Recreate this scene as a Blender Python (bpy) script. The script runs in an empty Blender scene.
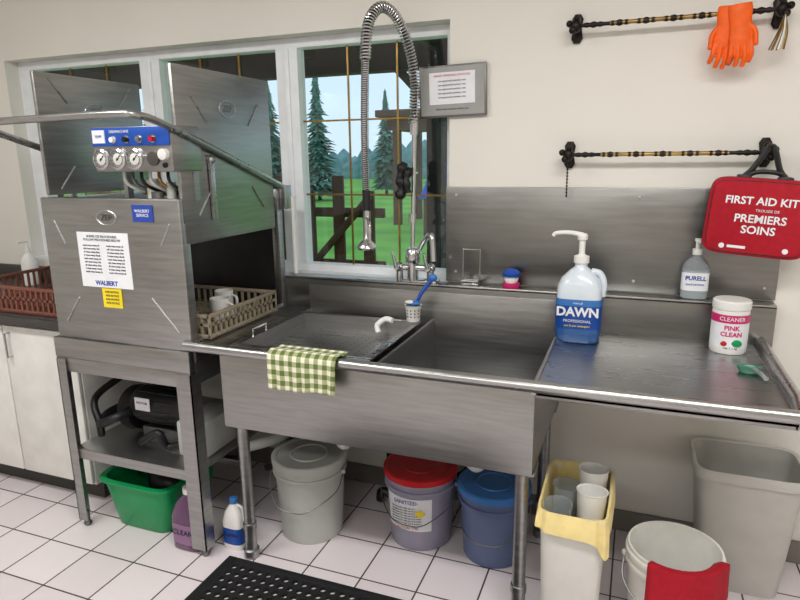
import bpy, bmesh, math, random
from mathutils import Vector, Matrix
random.seed(4)
SC=bpy.context.scene
def lin(c):
    c=c/255.0
    return c/12.92 if c<=0.04045 else ((c+0.055)/1.055)**2.4
def rgb(*c): return (lin(c[0]),lin(c[1]),lin(c[2]),1.0)
def mat(name,col,rough=0.5,metal=0.0,var=0.06,nscale=12.0,bump=0.0,stretch=None,trans=0.0,alpha=1.0,coat=0.0,rvar=0.0,ior=1.45):
    m=bpy.data.materials.new(name);m.use_nodes=True;nt=m.node_tree;b=nt.nodes['Principled BSDF']
    tc=nt.nodes.new('ShaderNodeTexCoord');mp=nt.nodes.new('ShaderNodeMapping');nt.links.new(tc.outputs['Object'],mp.inputs[0])
    if stretch: mp.inputs['Scale'].default_value=stretch
    n=nt.nodes.new('ShaderNodeTexNoise');n.inputs['Scale'].default_value=nscale;n.inputs['Detail'].default_value=4
    nt.links.new(mp.outputs[0],n.inputs['Vector'])
    r=nt.nodes.new('ShaderNodeValToRGB');c=rgb(*col)
    r.color_ramp.elements[0].position=.3;r.color_ramp.elements[1].position=.7
    r.color_ramp.elements[0].color=(c[0]*(1-var),c[1]*(1-var),c[2]*(1-var),1)
    r.color_ramp.elements[1].color=(min(1,c[0]*(1+var)),min(1,c[1]*(1+var)),min(1,c[2]*(1+var)),1)
    nt.links.new(n.outputs['Fac'],r.inputs[0]);nt.links.new(r.outputs[0],b.inputs['Base Color'])
    b.inputs['Roughness'].default_value=rough;b.inputs['Metallic'].default_value=metal
    if rvar:
        mr=nt.nodes.new('ShaderNodeMapRange');mr.inputs[3].default_value=rough-rvar;mr.inputs[4].default_value=rough+rvar
        nt.links.new(n.outputs['Fac'],mr.inputs[0]);nt.links.new(mr.outputs[0],b.inputs['Roughness'])
    b.inputs['Transmission Weight'].default_value=trans;b.inputs['Alpha'].default_value=alpha;b.inputs['Coat Weight'].default_value=coat
    b.inputs['IOR'].default_value=ior
    if bump:
        bp=nt.nodes.new('ShaderNodeBump');bp.inputs['Strength'].default_value=bump;bp.inputs['Distance'].default_value=.01
        nt.links.new(n.outputs['Fac'],bp.inputs['Height']);nt.links.new(bp.outputs[0],b.inputs['Normal'])
    return m
steel=mat('steel_brushed',(166,166,165),.37,1,.12,6,0.03,(1,1,14),rvar=.08)
steelb=mat('steel_sheet',(142,141,138),.36,1,.10,5,0.03,(1,1,10),rvar=.08)
steelh=mat('steel_top',(178,179,179),.29,1,.10,6,0.03,(1,10,10),rvar=.07)
steeld=mat('steel_dark',(120,120,120),.42,1,.12,7)
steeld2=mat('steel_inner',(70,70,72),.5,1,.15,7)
chrome=mat('chrome',(205,206,208),.14,1,.04)
wallm=mat('wall_paint',(233,230,222),.75,0,.015,3)
white=mat('white_plastic',(238,237,233),.4)
whiteb=mat('jug_plastic',(218,228,238),.3,coat=.3)
whitef=mat('white_frame',(238,242,245),.45)
cabm=mat('cabinet_white',(228,228,223),.45)
paper=mat('paper',(234,236,240),.7)
paperg=mat('paper_grey',(160,160,158),.6)
black=mat('black_plastic',(24,24,26),.45)
rubber=mat('rubber',(20,21,24),.75,0,.2,30)
ink=mat('ink',(35,40,60),.6)
inkr=mat('ink_red',(190,30,40),.6)
inkb=mat('ink_blue',(40,70,160),.5)
yellow=mat('yellow_sticker',(240,216,40),.6)
bluep=mat('blue_panel',(30,80,175),.4)
green=mat('green_tub',(8,146,82),.35)
red=mat('red_fabric',(170,6,32),.75,0,.12,60,.1)
redl=mat('red_lid',(190,28,34),.4)
bluel=mat('blue_lid',(60,120,190),.4)
blueb=mat('blue_bright',(35,95,200),.4)
bk1=mat('bucket_grey',(188,191,186),.4)
bk2=mat('bucket_mauve',(150,148,168),.4)
bk3=mat('bucket_blue',(96,110,148),.4)
orange=mat('orange_rubber',(244,98,10),.5,0,.1,40)
iron=mat('iron_rod',(44,40,38),.4,.8,.3,30)
brass=mat('brass_bar',(150,122,70),.35,.9,.3,20)
brown=mat('rack_brown',(124,76,62),.6)
tan=mat('rack_tan',(150,138,118),.6)
purple=mat('purple_liquid',(92,58,92),.25,coat=.5)
clearp=mat('clear_plastic',(225,232,236),.12,0,.02,trans=.75,ior=1.2)
binw=mat('bin_white',(228,227,221),.45)
bing=mat('bin_grey',(196,195,189),.5)
liner=mat('liner_yellow',(240,220,152),.5,0,.1,20,.2)
dblue=mat('label_blue',(24,72,155),.35)
dliq=mat('detergent_blue',(50,92,150),.25,coat=.4)
magenta=mat('label_magenta',(205,40,110),.4)
wood=mat('fence_wood',(92,60,46),.8,0,.25,6,.2,(1,1,.2))
darkwood=mat('porch_wood',(42,36,38),.8,0,.2,5)
brownw=mat('pergola_wood',(104,76,66),.8,0,.2,5)
bark=mat('bark',(80,70,56),.9)
spruce_haze=mat('spruce_haze',(86,132,112),.9,0,.4,5,.2)  # needle green lightened and desaturated, fog painted into the colour
spruce_haze2=mat('spruce_far_haze',(116,150,152),.9,0,.3,2)  # distant trees: stronger haze mixed straight into the base colour
grass=mat('grass',(122,178,64),.95,0,.25,.8)
toe=mat('toe_kick',(60,58,56),.7)
coved=mat('cove_base',(124,120,114),.6)
counterm=mat('counter_dark',(66,64,62),.4)
def finish_nodes(m): return m.node_tree,m.node_tree.nodes['Principled BSDF']
tile=bpy.data.materials.new('floor_tile');tile.use_nodes=True;nt,b=finish_nodes(tile)
tc=nt.nodes.new('ShaderNodeTexCoord');br=nt.nodes.new('ShaderNodeTexBrick');br.offset=0;br.squash=1
br.inputs['Scale'].default_value=1;br.inputs['Brick Width'].default_value=.2;br.inputs['Row Height'].default_value=.2
br.inputs['Mortar Size'].default_value=.003;br.inputs['Mortar Smooth'].default_value=.1
br.inputs['Color1'].default_value=rgb(232,224,226);br.inputs['Color2'].default_value=rgb(222,213,216);br.inputs['Mortar'].default_value=rgb(66,58,58)
nt.links.new(tc.outputs['Object'],br.inputs['Vector']);nt.links.new(br.outputs['Color'],b.inputs['Base Color']);b.inputs['Roughness'].default_value=.4
ging=bpy.data.materials.new('gingham');ging.use_nodes=True;nt,b=finish_nodes(ging)
tc=nt.nodes.new('ShaderNodeTexCoord');sp=nt.nodes.new('ShaderNodeSeparateXYZ');nt.links.new(tc.outputs['UV'],sp.inputs[0])
def stripe(o):
    a=nt.nodes.new('ShaderNodeMath');a.operation='MULTIPLY';a.inputs[1].default_value=1/.030;nt.links.new(o,a.inputs[0])
    f=nt.nodes.new('ShaderNodeMath');f.operation='FRACT';nt.links.new(a.outputs[0],f.inputs[0])
    g=nt.nodes.new('ShaderNodeMath');g.operation='GREATER_THAN';g.inputs[1].default_value=.5;nt.links.new(f.outputs[0],g.inputs[0]);return g.outputs[0]
s1=stripe(sp.outputs[0]);s2=stripe(sp.outputs[1])
ad=nt.nodes.new('ShaderNodeMath');ad.operation='ADD';nt.links.new(s1,ad.inputs[0]);nt.links.new(s2,ad.inputs[1])
hf=nt.nodes.new('ShaderNodeMath');hf.operation='MULTIPLY';hf.inputs[1].default_value=.5;nt.links.new(ad.outputs[0],hf.inputs[0])
cr=nt.nodes.new('ShaderNodeValToRGB');cr.color_ramp.elements[0].color=rgb(234,230,210);cr.color_ramp.elements[1].color=rgb(98,112,62)
e=cr.color_ramp.elements.new(.5);e.color=rgb(164,172,128);cr.color_ramp.interpolation='CONSTANT'
cr.color_ramp.elements[1].position=.4;cr.color_ramp.elements[2].position=.9
nt.links.new(hf.outputs[0],cr.inputs[0]);nt.links.new(cr.outputs[0],b.inputs['Base Color']);b.inputs['Roughness'].default_value=.9
glass=bpy.data.materials.new('window_glass');glass.use_nodes=True;nt=glass.node_tree;nt.nodes.clear()
o=nt.nodes.new('ShaderNodeOutputMaterial');mx=nt.nodes.new('ShaderNodeMixShader');t=nt.nodes.new('ShaderNodeBsdfTransparent');g=nt.nodes.new('ShaderNodeBsdfGlossy')
g.inputs['Roughness'].default_value=.02;mx.inputs[0].default_value=.05;nt.links.new(t.outputs[0],mx.inputs[1]);nt.links.new(g.outputs[0],mx.inputs[2]);nt.links.new(mx.outputs[0],o.inputs[0])

def catmull(pts,n=8):
    P=[Vector(p) for p in pts]
    if len(P)<3: return P
    out=[];Q=[P[0]*2-P[1]]+P+[P[-1]*2-P[-2]]
    for i in range(1,len(Q)-2):
        for k in range(n):
            t=k/n;a,b_,c,d=Q[i-1],Q[i],Q[i+1],Q[i+2]
            out.append(.5*((2*b_)+(c-a)*t+(2*a-5*b_+4*c-d)*t*t+(3*b_-a-3*c+d)*t**3))
    out.append(P[-1]);return out
class B:
    def __init__(s,name): s.name=name;s.bm=bmesh.new();s.mats=[];s.M=Matrix.Identity(4)
    def mi(s,m):
        if m not in s.mats: s.mats.append(m)
        return s.mats.index(m)
    def raw(s,verts,faces,m,M=None):
        T=s.M@M if M is not None else s.M
        vs=[s.bm.verts.new(T@Vector(v)) for v in verts];i=s.mi(m);fs=[]
        for f in faces:
            try:
                q=s.bm.faces.new([vs[k] for k in f]);q.material_index=i;q.smooth=True;fs.append(q)
            except ValueError: pass
        return vs,fs
    def addbm(s,bm,m,M=None):
        bm.verts.index_update()
        s.raw([v.co.copy() for v in bm.verts],[[v.index for v in f.verts] for f in bm.faces],m,M);bm.free()
    def box(s,x0,x1,y0,y1,z0,z1,m,bev=0,seg=2,M=None):
        bm=bmesh.new();bmesh.ops.create_cube(bm,size=1)
        for v in bm.verts: v.co=Vector(((x0+x1)/2+v.co.x*(x1-x0),(y0+y1)/2+v.co.y*(y1-y0),(z0+z1)/2+v.co.z*(z1-z0)))
        if bev: bmesh.ops.bevel(bm,geom=bm.edges[:],offset=bev,segments=seg,affect='EDGES',profile=.5)
        s.addbm(bm,m,M)
    def loft(s,secs,m,seg=32,capb=True,capt=True,M=None,wav=None):
        V=[];F=[]
        for j,q in enumerate(secs):
            z,cx,cy,rx,ry=q[:5];n=q[5] if len(q)>5 else 2
            for i in range(seg):
                a=2*math.pi*(i+.5)/seg;c,d=math.cos(a),math.sin(a)
                x=rx*math.copysign(abs(c)**(2/n),c);y=ry*math.copysign(abs(d)**(2/n),d);zz=z
                if wav:
                    dr,dz=wav(j,a);l=math.hypot(x,y) or 1;x+=x/l*dr;y+=y/l*dr;zz+=dz
                V.append((cx+x,cy+y,zz))
        for j in range(len(secs)-1):
            for i in range(seg):
                k=(i+1)%seg;F.append((j*seg+i,j*seg+k,(j+1)*seg+k,(j+1)*seg+i))
        if capb: F.append(tuple(reversed(range(seg))))
        if capt: F.append(tuple(range((len(secs)-1)*seg,len(secs)*seg)))
        return s.raw(V,F,m,M)
    def lathe(s,prof,m,c=(0,0,0),seg=32,M=None,capb=True,capt=True):
        return s.loft([(c[2]+z,c[0],c[1],r,r) for r,z in prof],m,seg,capb,capt,M)
    def tube(s,pts,r,m,seg=10,smooth=0,r1=None):
        P=catmull(pts,smooth) if smooth else [Vector(p) for p in pts]
        n=len(P);V=[];F=[]
        t=(P[1]-P[0]).normalized();up=Vector((0,0,1)) if abs(t.z)<.9 else Vector((1,0,0));nrm=t.cross(up).normalized()
        for i in range(n):
            tt=((P[min(i+1,n-1)]-P[max(i-1,0)])).normalized()
            nrm=(nrm-tt*nrm.dot(tt)).normalized();bn=tt.cross(nrm)
            if callable(r): rr=r(i/(n-1))
            else: rr=r if r1 is None else r+(r1-r)*i/(n-1)
            for k in range(seg):
                a=2*math.pi*k/seg;V.append(P[i]+nrm*(rr*math.cos(a))+bn*(rr*math.sin(a)))
        for i in range(n-1):
            for k in range(seg):
                q=(k+1)%seg;F.append((i*seg+k,i*seg+q,(i+1)*seg+q,(i+1)*seg+k))
        F.append(tuple(reversed(range(seg))));F.append(tuple(range((n-1)*seg,n*seg)))
        return s.raw(V,F,m)
    def cyl(s,p0,p1,r,m,seg=24,r1=None): return s.tube([p0,p1],r,m,seg,0,r if r1 is None else r1)
    def ball(s,c,r,m,sc=(1,1,1),seg=20):
        bm=bmesh.new();bmesh.ops.create_uvsphere(bm,u_segments=seg,v_segments=seg//2,radius=1)
        for v in bm.verts: v.co=Vector((c[0]+v.co.x*r*sc[0],c[1]+v.co.y*r*sc[1],c[2]+v.co.z*r*sc[2]))
        s.addbm(bm,m)
    def coil(s,pts,R,r,turns,m,seg=6,sm=16,per=12):
        P=catmull(pts,sm);L=[0]
        for i in range(1,len(P)): L.append(L[-1]+(P[i]-P[i-1]).length)
        N=turns*per;H=[];t0=(P[1]-P[0]).normalized();up=Vector((1,0,0)) if abs(t0.x)<.9 else Vector((0,1,0));nrm=t0.cross(up).normalized();j=0
        for i in range(N+1):
            d=L[-1]*i/N
            while j<len(P)-2 and L[j+1]<d: j+=1
            f=(d-L[j])/max(1e-9,L[j+1]-L[j]);c=P[j].lerp(P[j+1],f);t=(P[j+1]-P[j]).normalized()
            nrm=(nrm-t*nrm.dot(t)).normalized();bn=t.cross(nrm);a=2*math.pi*i/per
            H.append(c+nrm*(R*math.cos(a))+bn*(R*math.sin(a)))
        s.tube(H,r,m,seg)
    def text(s,body,size,M,m,align='CENTER',cylr=None,bold=0.0):
        c=bpy.data.curves.new('t','FONT');c.body=body;c.size=size;c.align_x=align;c.align_y='CENTER';c.extrude=.0004;c.offset=bold;c.resolution_u=3
        o=bpy.data.objects.new('t',c);SC.collection.objects.link(o);dg=bpy.context.evaluated_depsgraph_get();me=bpy.data.meshes.new_from_object(o.evaluated_get(dg))
        V=[v.co.copy() for v in me.vertices];F=[list(p.vertices) for p in me.polygons]
        if cylr:
            V=[Vector((math.sin(v.x/cylr)*(cylr+v.z),v.y,math.cos(v.x/cylr)*(cylr+v.z)-cylr)) for v in V]
        bpy.data.objects.remove(o);bpy.data.curves.remove(c);bpy.data.meshes.remove(me)
        vs,fs=s.raw(V,F,m,M)
        for f in fs: f.smooth=False
    def remesh(s,tmp,m,vox=.003,sm=3):
        me=bpy.data.meshes.new('tmp');tmp.bm.to_mesh(me);o=bpy.data.objects.new('tmp',me);SC.collection.objects.link(o)
        r=o.modifiers.new('r','REMESH');r.mode='VOXEL';r.voxel_size=vox;k=o.modifiers.new('s','SMOOTH');k.iterations=sm;k.factor=.5
        dg=bpy.context.evaluated_depsgraph_get();me2=bpy.data.meshes.new_from_object(o.evaluated_get(dg))
        s.raw([v.co.copy() for v in me2.vertices],[list(p.vertices) for p in me2.polygons],m)
        bpy.data.objects.remove(o)
    def done(s,origin=True,ang=38):
        bm=s.bm;bm.normal_update()
        for e in bm.edges:
            if len(e.link_faces)==2:
                e.smooth=e.calc_face_angle(0)<math.radians(ang)
        off=Vector((0,0,0))
        if origin:
            xs=[v.co.x for v in bm.verts];ys=[v.co.y for v in bm.verts];zs=[v.co.z for v in bm.verts]
            off=Vector(((min(xs)+max(xs))/2,(min(ys)+max(ys))/2,min(zs)))
            for v in bm.verts: v.co-=off
        me=bpy.data.meshes.new(s.name);bm.to_mesh(me);bm.free()
        for m in s.mats: me.materials.append(m)
        o=bpy.data.objects.new(s.name,me);o.location=off;SC.collection.objects.link(o);return o
def FR(x,y,z): return Matrix.Translation((x,y,z))@Matrix.Rotation(math.pi/2,4,'X')

# ================= ROOM =================
XL,XR,YF,ZC=-4.0,1.9,-4.4,2.45
w=B('wall_back')
w.box(XL,-2.90,0,.16,0,ZC,wallm);w.box(-.67,XR,0,.16,0,ZC,wallm);w.box(-2.90,-.67,0,.16,1.875,ZC,wallm);w.box(-2.90,-.67,0,.16,0,.915,wallm)
w.done(False)
w=B('wall_left');w.box(XL-.1,XL,YF,0.16,0,ZC,wallm);w.done(False)
w=B('wall_right');w.box(XR,XR+.1,YF,.16,0,ZC,wallm);w.done(False)
w=B('wall_front');w.box(XL-.1,XR+.1,YF-.1,YF,0,ZC,wallm);w.done(False)
w=B('ceiling');w.box(XL-.1,XR+.1,YF-.1,.16,ZC,ZC+.1,wallm);w.done(False)
w=B('floor');w.box(XL-.1,XR+.1,YF-.1,.16,-.08,0,tile);w.done(False)
w=B('baseboard_back');w.box(-2.0,XR,-.012,0,0,.085,coved,.004);w.done()
w=B('window_1')
fy0,fy1=.07,.13
w.box(-2.90,-.67,fy0,fy1,1.835,1.875,whitef,.004);w.box(-2.90,-.67,fy0,fy1,.915,.955,whitef,.004)
w.box(-2.90,-2.82,fy0+.001,fy1-.001,.95,1.84,whitef);w.box(-.70,-.67,fy0+.001,fy1-.001,.95,1.84,whitef)
w.box(-2.145,-2.035,fy0+.001,fy1-.001,.95,1.84,whitef);w.box(-1.435,-1.335,fy0+.001,fy1-.001,.95,1.84,whitef)
for x in (-2.09,-1.385): w.box(x-.012,x+.012,fy0-.006,fy0+.004,.956,1.834,whitef,.002)
w.box(-2.90,-.67,.0,.07,.915,.925,whitef)
for a,b_ in ((-2.82,-2.145),(-2.035,-1.435),(-1.335,-.70)):
    w.box(a,b_,.105,.108,.95,1.84,glass)
    for k in (1,2):
        x=a+(b_-a)*k/3;w.box(x-.0035,x+.0035,.098,.104,.95,1.84,brass)
    for z in (1.25,1.55): w.box(a,b_,.0975,.1035,z-.0035,z+.0035,brass)
w.done()
for i,(x,y) in enumerate(((-1.9,-1.7),(.3,-1.7),(-.8,-3.2))):
    f=B('ceiling_light');f.box(x-.62,x+.62,y-.17,y+.17,ZC-.05,ZC-.002,white,.008);f.done()
    l=bpy.data.lights.new('ceiling_lamp','AREA');l.shape='RECTANGLE';l.size=1.2;l.size_y=.3;l.energy=(27,31,22)[i];l.color=(1,.985,.965)
    o=bpy.data.objects.new('ceiling_lamp',l);o.location=(x,y,ZC-.06);SC.collection.objects.link(o)

# ================= OUTSIDE =================
w=B('lawn');w.box(-60,30,.5,90,-.3,-.1,grass);w.done(False)
w=B('porch_roof')
w.box(-7,1.5,2.45,2.6,2.06,2.3,darkwood);w.box(-7,1.5,.35,2.7,2.3,2.4,darkwood)
for x in (-1.52,-5.7): w.box(x-.06,x+.06,2.45,2.6,-.1,2.08,darkwood)
for i in range(8): w.box(-6.8+i*1.05,-6.72+i*1.05,.35,2.5,2.18,2.3,darkwood)
w.tube([(-1.52,2.5,1.75),(-1.86,2.5,2.1)],.035,darkwood,8)
w.done()
w=B('wood_fence')
for i in range(7):
    x=-4.2+i*.31
    h=1.24 if i%2 else 1.10
    w.box(x-.055,x+.055,3.0,3.05,-.1,h,wood,.01)
for z in (.35,.85): w.box(-4.4,-2.2,3.05,3.1,z,z+.09,wood,.01)
w.tube([(-3.9,2.97,.4),(-3.0,2.97,1.1)],.035,wood,8);w.tube([(-3.1,2.96,.2),(-2.3,2.96,1.05)],.035,wood,8)
w.box(-2.2,-.2,3.05,3.1,.28,.36,wood,.01)
for x in (-1.6,-1.0,-.4): w.box(x-.04,x+.04,3.0,3.06,-.1,.42,wood,.01)
w.done()
def tree(x,y,h,rad,m):
    t=B('spruce_tree');t.cyl((x,y,-.1),(x,y,h*.95),.07,bark,8,.01)
    N=44
    for k in range(N):
        f=k/N;z=.25+(h-.25)*f;r=rad*(1-f)**.9*(.75+.5*random.random())+.03;n=int(7+14*(1-f))
        for i in range(n):
            a=2*math.pi*i/n+random.random()*.6+k;rr=r*(.6+.5*random.random());wd_=.05+.09*(1-f);dz=-.12-.10*rr
            ca,sa=math.cos(a),math.sin(a)
            t.raw([(x,y,z+.10),(x+ca*rr*.6-sa*wd_,y+sa*rr*.6+ca*wd_,z+dz*.5),(x+ca*rr,y+sa*rr,z+dz),(x+ca*rr*.6+sa*wd_,y+sa*rr*.6-ca*wd_,z+dz*.5),(x+ca*rr*.5,y+sa*rr*.5,z+dz*.3-.07)],[(0,1,2,3),(1,4,2),(4,3,2)],m)
    t.done()
for x,y,h,r in ((-10.9,18,4.6,.85),(-13.2,18.5,4.3,1.0),(-9.9,22,4.1,.8),(-16.0,19,4.4,1.1),(-20,20,4.8,1.2),(-24,21,4.4,1.2),(-6.6,20,3.2,.9)): tree(x,y,h,r,spruce_haze)
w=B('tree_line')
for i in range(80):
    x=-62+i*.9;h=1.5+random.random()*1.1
    w.loft([(-.1,x,40,.8,.5),(h*.5,x,40,.9,.5),(h*.85,x,40,.4,.3),(h,x,40,.05,.05)],spruce_haze2,8)
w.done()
w=B('garden_pergola')
w.box(-5.5,-2.5,10.6,12.6,2.25,2.40,brownw,.02);w.box(-5.3,-2.6,10.8,12.4,1.98,2.25,brownw)
for x in (-5.1,-3.1):
    for y in (10.9,12.3): w.box(x-.08,x+.08,y-.08,y+.08,-.1,2.0,brownw)
w.done()
w=B('playhouse')
w.box(-3.85,-3.25,9.0,9.7,-.1,.62,brownw,.02);w.box(-3.92,-3.18,8.9,9.8,.62,.70,blueb,.02)
w.loft([(.70,-3.55,9.35,.36,.42,8),(1.30,-3.55,9.35,.06,.4,8)],blueb,16)
w.box(-3.7,-3.4,8.97,9.0,-.1,.5,redl);w.done()

# ================= SINK =================
s=B('commercial_sink')
s.box(-1.37,.43,-.075,-.06,.79,.925,steelb,.003)
s.box(-1.37,.43,-.075,-.004,.915,.928,steelh,.003)
s.raw([(.39,-.075,.80),(.39,-.01,.80),(.43,-.01,.925),(.43,-.075,.925)],[(0,1,2,3)],steel)
s.box(-1.36,-1.235,-.685,-.07,.785,.80,steelh,.003)
s.box(-1.245,-.225,-.685,-.672,.53,.805,steel,.004)
s.box(-1.245,-1.233,-.68,-.07,.53,.80,steel,.003)
s.box(-.237,-.225,-.68,-.07,.53,.80,steel,.003)
s.box(-1.24,-.23,-.0855,-.0755,.53,.90,steel,.003)
s.box(-1.245,-.225,-.68,-.07,.53,.54,steeld,.003)
s.box(-.712,-.70,-.68,-.085,.54,.795,steel,.004)
for x in (-.97,-.46): s.lathe([(.045,0),(.045,.004),(.03,.004),(.028,-.03)],chrome,(x,-.36,.541))
for x in (-.97,-.46): s.cyl((x,-.36,.53),(x,-.36,.40),.024,white,16)
s.tube([(-.97,-.36,.42),(-.97,-.36,.36),(-.97,-.2,.34),(-.97,-.02,.36)],.022,white,12,6)
s.tube([(-.46,-.36,.42),(-.46,-.36,.36),(-.6,-.25,.35),(-.97,-.2,.34)],.022,white,12,6)
s.box(-1.36,.385,-.70,-.655,.797,.803,steelh,.002)
s.tube([(-1.37,-.697,.802),(.385,-.697,.802)],.017,steelh,14)
s.tube([(.385,-.697,.802),(.395,-.60,.806),(.395,-.07,.806)],.017,steelh,14)
s.tube([(-1.365,-.697,.802),(-1.365,-.10,.802)],.012,steelh,14)
s.raw([(-.235,-.69,.797),(.385,-.69,.797),(.385,-.07,.797),(-.235,-.07,.797),(-.235,-.07,.775),(-.235,-.69,.775),(.385,-.69,.775),(.385,-.07,.775),
 (-.2,-.64,.784),(.35,-.64,.788),(.35,-.09,.788),(-.2,-.09,.784)],[(0,1,9,8),(1,2,10,9),(2,3,11,10),(3,0,8,11),(8,9,10,11),(5,4,7,6),(0,5,6,1),(1,6,7,2),(2,7,4,3),(3,4,5,0)],steelh)
s.box(-.225,.385,-.69,-.678,.765,.80,steel,.003);s.box(.375,.387,-.69,-.07,.765,.80,steel,.003)
s.box(-.2,.36,-.40,-.36,.735,.772,steeld,.003)
for x in (-1.222,-.262):
    for y in (-.62,-.14):
        s.lathe([(.028,0),(.028,.03),(.021,.034),(.021,.11),(.024,.112),(.024,.135),(.02,.137),(.02,.54)],steel,(x,y,-.0),20) 
        s.box(x-.04,x+.04,y-.04,y+.04,.515,.531,steel,.004)
s.done()
s=B('steel_backsplash');s.box(-.68,.435,-.006,-.0005,.93,1.29,steelb,.002)
for x in (-.64,.0,.40):
    for z in (.97,1.26): s.cyl((x,-.006,z),(x,-.009,z),.005,chrome,10)
s.done()
s=B('strainer_tray')
x0,x1,y0,y1,zt,zb=-1.215,-.718,-.665,-.19,.812,.755
s.box(x0,x1,y0,y0+.022,zt-.006,zt,steelh,.002);s.box(x0,x1,y1-.022,y1,zt-.006,zt,steelh,.002);s.box(x0,x0+.022,y0+.02,y1-.02,zt-.0065,zt-.0005,steelh,.002);s.box(x1-.022,x1,y0+.02,y1-.02,zt-.0065,zt-.0005,steelh,.002)
s.box(x0+.02,x0+.024,y0+.02,y1-.02,zb,zt,steel);s.box(x1-.024,x1-.02,y0+.02,y1-.02,zb,zt,steel);s.box(x0+.02,x1-.02,y0+.02,y0+.024,zb,zt,steel);s.box(x0+.02,x1-.02,y1-.024,y1-.02,zb,zt,steel)
s.box(x0+.02,x1-.02,y0+.02,y1-.02,zb-.003,zb,steelh)
for i in range(14):
    for j in range(13):
        px,py=x0+.05+i*.0305,y0+.05+j*.0305;s.cyl((px,py,zb),(px,py,zb+.0006),.0028,steeld,8)
s.tube([(x0+.01,y0+.12,zt),(x0+.01,y0+.12,zt+.02),(x0+.01,y0+.2,zt+.02),(x0+.01,y0+.2,zt)],.004,chrome,8)
s.done()

# ================= FAUCET =================
f=B('prerinse_faucet')
fx,fy=-.80,-.05
f.box(-.84,-.70,-.07,-.012,.928,.938,chrome,.004)
f.cyl((fx,fy,.93),(fx,fy,1.0),.022,chrome);f.lathe([(.026,0),(.03,.02),(.026,.05),(.018,.06)],chrome,(fx,fy,1.0))
for dx in (-.05,.075):
    f.cyl((fx,fy,.985),(fx+dx,fy-.01,.985),.013,chrome);f.ball((fx+dx,fy-.01,.985),.02,chrome)
    f.cyl((fx+dx,fy-.01,.985),(fx+dx,fy-.05,.99),.010,chrome);f.tube([(fx+dx,fy-.05,.99),(fx+dx-.01,fy-.06,1.05)],.008,chrome,10,0,.005)
    f.cyl((fx+dx,fy-.01,.985),(fx+dx,fy-.01,.93),.014,chrome)
f.tube([(fx+.02,fy,1.04),(fx+.06,fy-.02,1.10),(fx+.09,fy-.04,1.11),(fx+.10,fy-.05,1.02)],.011,chrome,10,6)
f.cyl((fx,fy,1.05),(fx+.01,fy,1.50),.009,chrome,12)
f.cyl((fx,fy,1.16),(fx,fy,1.19),.015,chrome,12)
f.tube([(fx,fy,1.34),(fx,0,1.34)],.006,chrome,8);f.cyl((fx+.008,fy,1.48),(fx+.011,fy,1.54),.014,chrome,12)
arch=[(-.79,-.055,1.52),(-.783,-.06,1.65),(-.795,-.08,1.77),(-.825,-.12,1.867),(-.86,-.18,1.895),(-.884,-.235,1.835),(-.887,-.26,1.72),(-.886,-.28,1.50),(-.882,-.29,1.28)]
f.tube(arch,.0085,steeld2,10,12)
f.coil(arch[:7],.0165,.0035,60,chrome)
f.coil(arch[6:],.0115,.0028,62,chrome)
f.cyl((-.882,-.29,1.29),(-.880,-.292,1.22),.014,black,14)
f.tube([(-.880,-.292,1.23),(-.878,-.30,1.16),(-.876,-.31,1.115)],.013,chrome,12,6)
f.lathe([(.012,.03),(.03,.012),(.034,0),(.03,-.006)],chrome,(-.874,-.315,1.095))
f.tube([(-.880,-.30,1.20),(-.850,-.34,1.18),(-.850,-.34,1.12)],.005,chrome,8,6)
f.tube([(fx-.02,fy-.02,1.38),(fx-.035,fy-.03,1.34),(fx-.03,fy-.035,1.29),(fx-.04,fy-.03,1.25)],lambda t:.012+.010*math.sin(t*9)**2,black,12,8)
f.tube([(fx,fy-.02,1.36),(fx-.01,fy-.035,1.32),(fx-.005,fy-.03,1.27)],lambda t:.011+.006*math.sin(t*7)**2,black,12,8)
f.done()
s=B('wire_soap_holder')
for z in (.945,1.06): s.tube([(-.605,-.03,z),(-.54,-.03,z)],.0022,chrome,8)
for x in (-.605,-.54): s.tube([(x,-.03,.945),(x,-.03,1.06)],.0022,chrome,8);s.tube([(x,-.03,1.06),(x,-.007,1.06)],.0022,chrome,8)
s.box(-.605,-.54,-.058,-.012,.930,.936,chrome,.002);s.tube([(-.602,-.055,.945),(-.543,-.055,.945)],.003,chrome,8)
s.tube([(-.602,-.055,.945),(-.602,-.03,.945)],.003,chrome,8);s.tube([(-.543,-.055,.945),(-.543,-.03,.945)],.003,chrome,8)
s.done()
s=B('dish_scrubber')
c=(-.418,-.045,.928)
s.lathe([(.028,0),(.032,.010),(.030,.02)],magenta,c);s.lathe([(.022,.02),(.026,.034),(.022,.045)],white,c);s.lathe([(.03,.043),(.032,.055),(.022,.066),(.008,.070)],bluep,c)
s.done()

# ================= TOWEL =================
s=B('checked_dish_towel');W,NX=.238,44
uvs={};V=[];F=[];x0=-1.040
path=[(-.63,.8175),(-.66,.816),(-.69,.824),(-.705,.823),(-.717,.815),(-.720,.80),(-.721,.78),(-.722,.76),(-.722,.74),(-.724,.712)]
PP=catmull([Vector((0,a,b_)) for a,b_ in path],5)
Ls=[0]
for i in range(1,len(PP)): Ls.append(Ls[-1]+(PP[i]-PP[i-1]).length)
for j,p in enumerate(PP):
    t=j/(len(PP)-1)
    for i in range(NX+1):
        u=i/NX;wv=.007*math.sin(u*17+1)*max(0,t-.35)*1.5+.005*math.sin(u*31)*max(0,t-.4)
        x=x0+.01*(t)+u*(W-.01*t);z=p.z-(.008*math.sin(u*5.5)+.004*u)*max(0,t-.5)
        V.append((x,p.y-abs(wv)-.002,z));uvs[len(V)-1]=(u*W,Ls[j])
for j in range(len(PP)-1):
    for i in range(NX): a=j*(NX+1)+i;F.append((a,a+1,a+NX+2,a+NX+1))
s.raw(V,F,ging)
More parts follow.
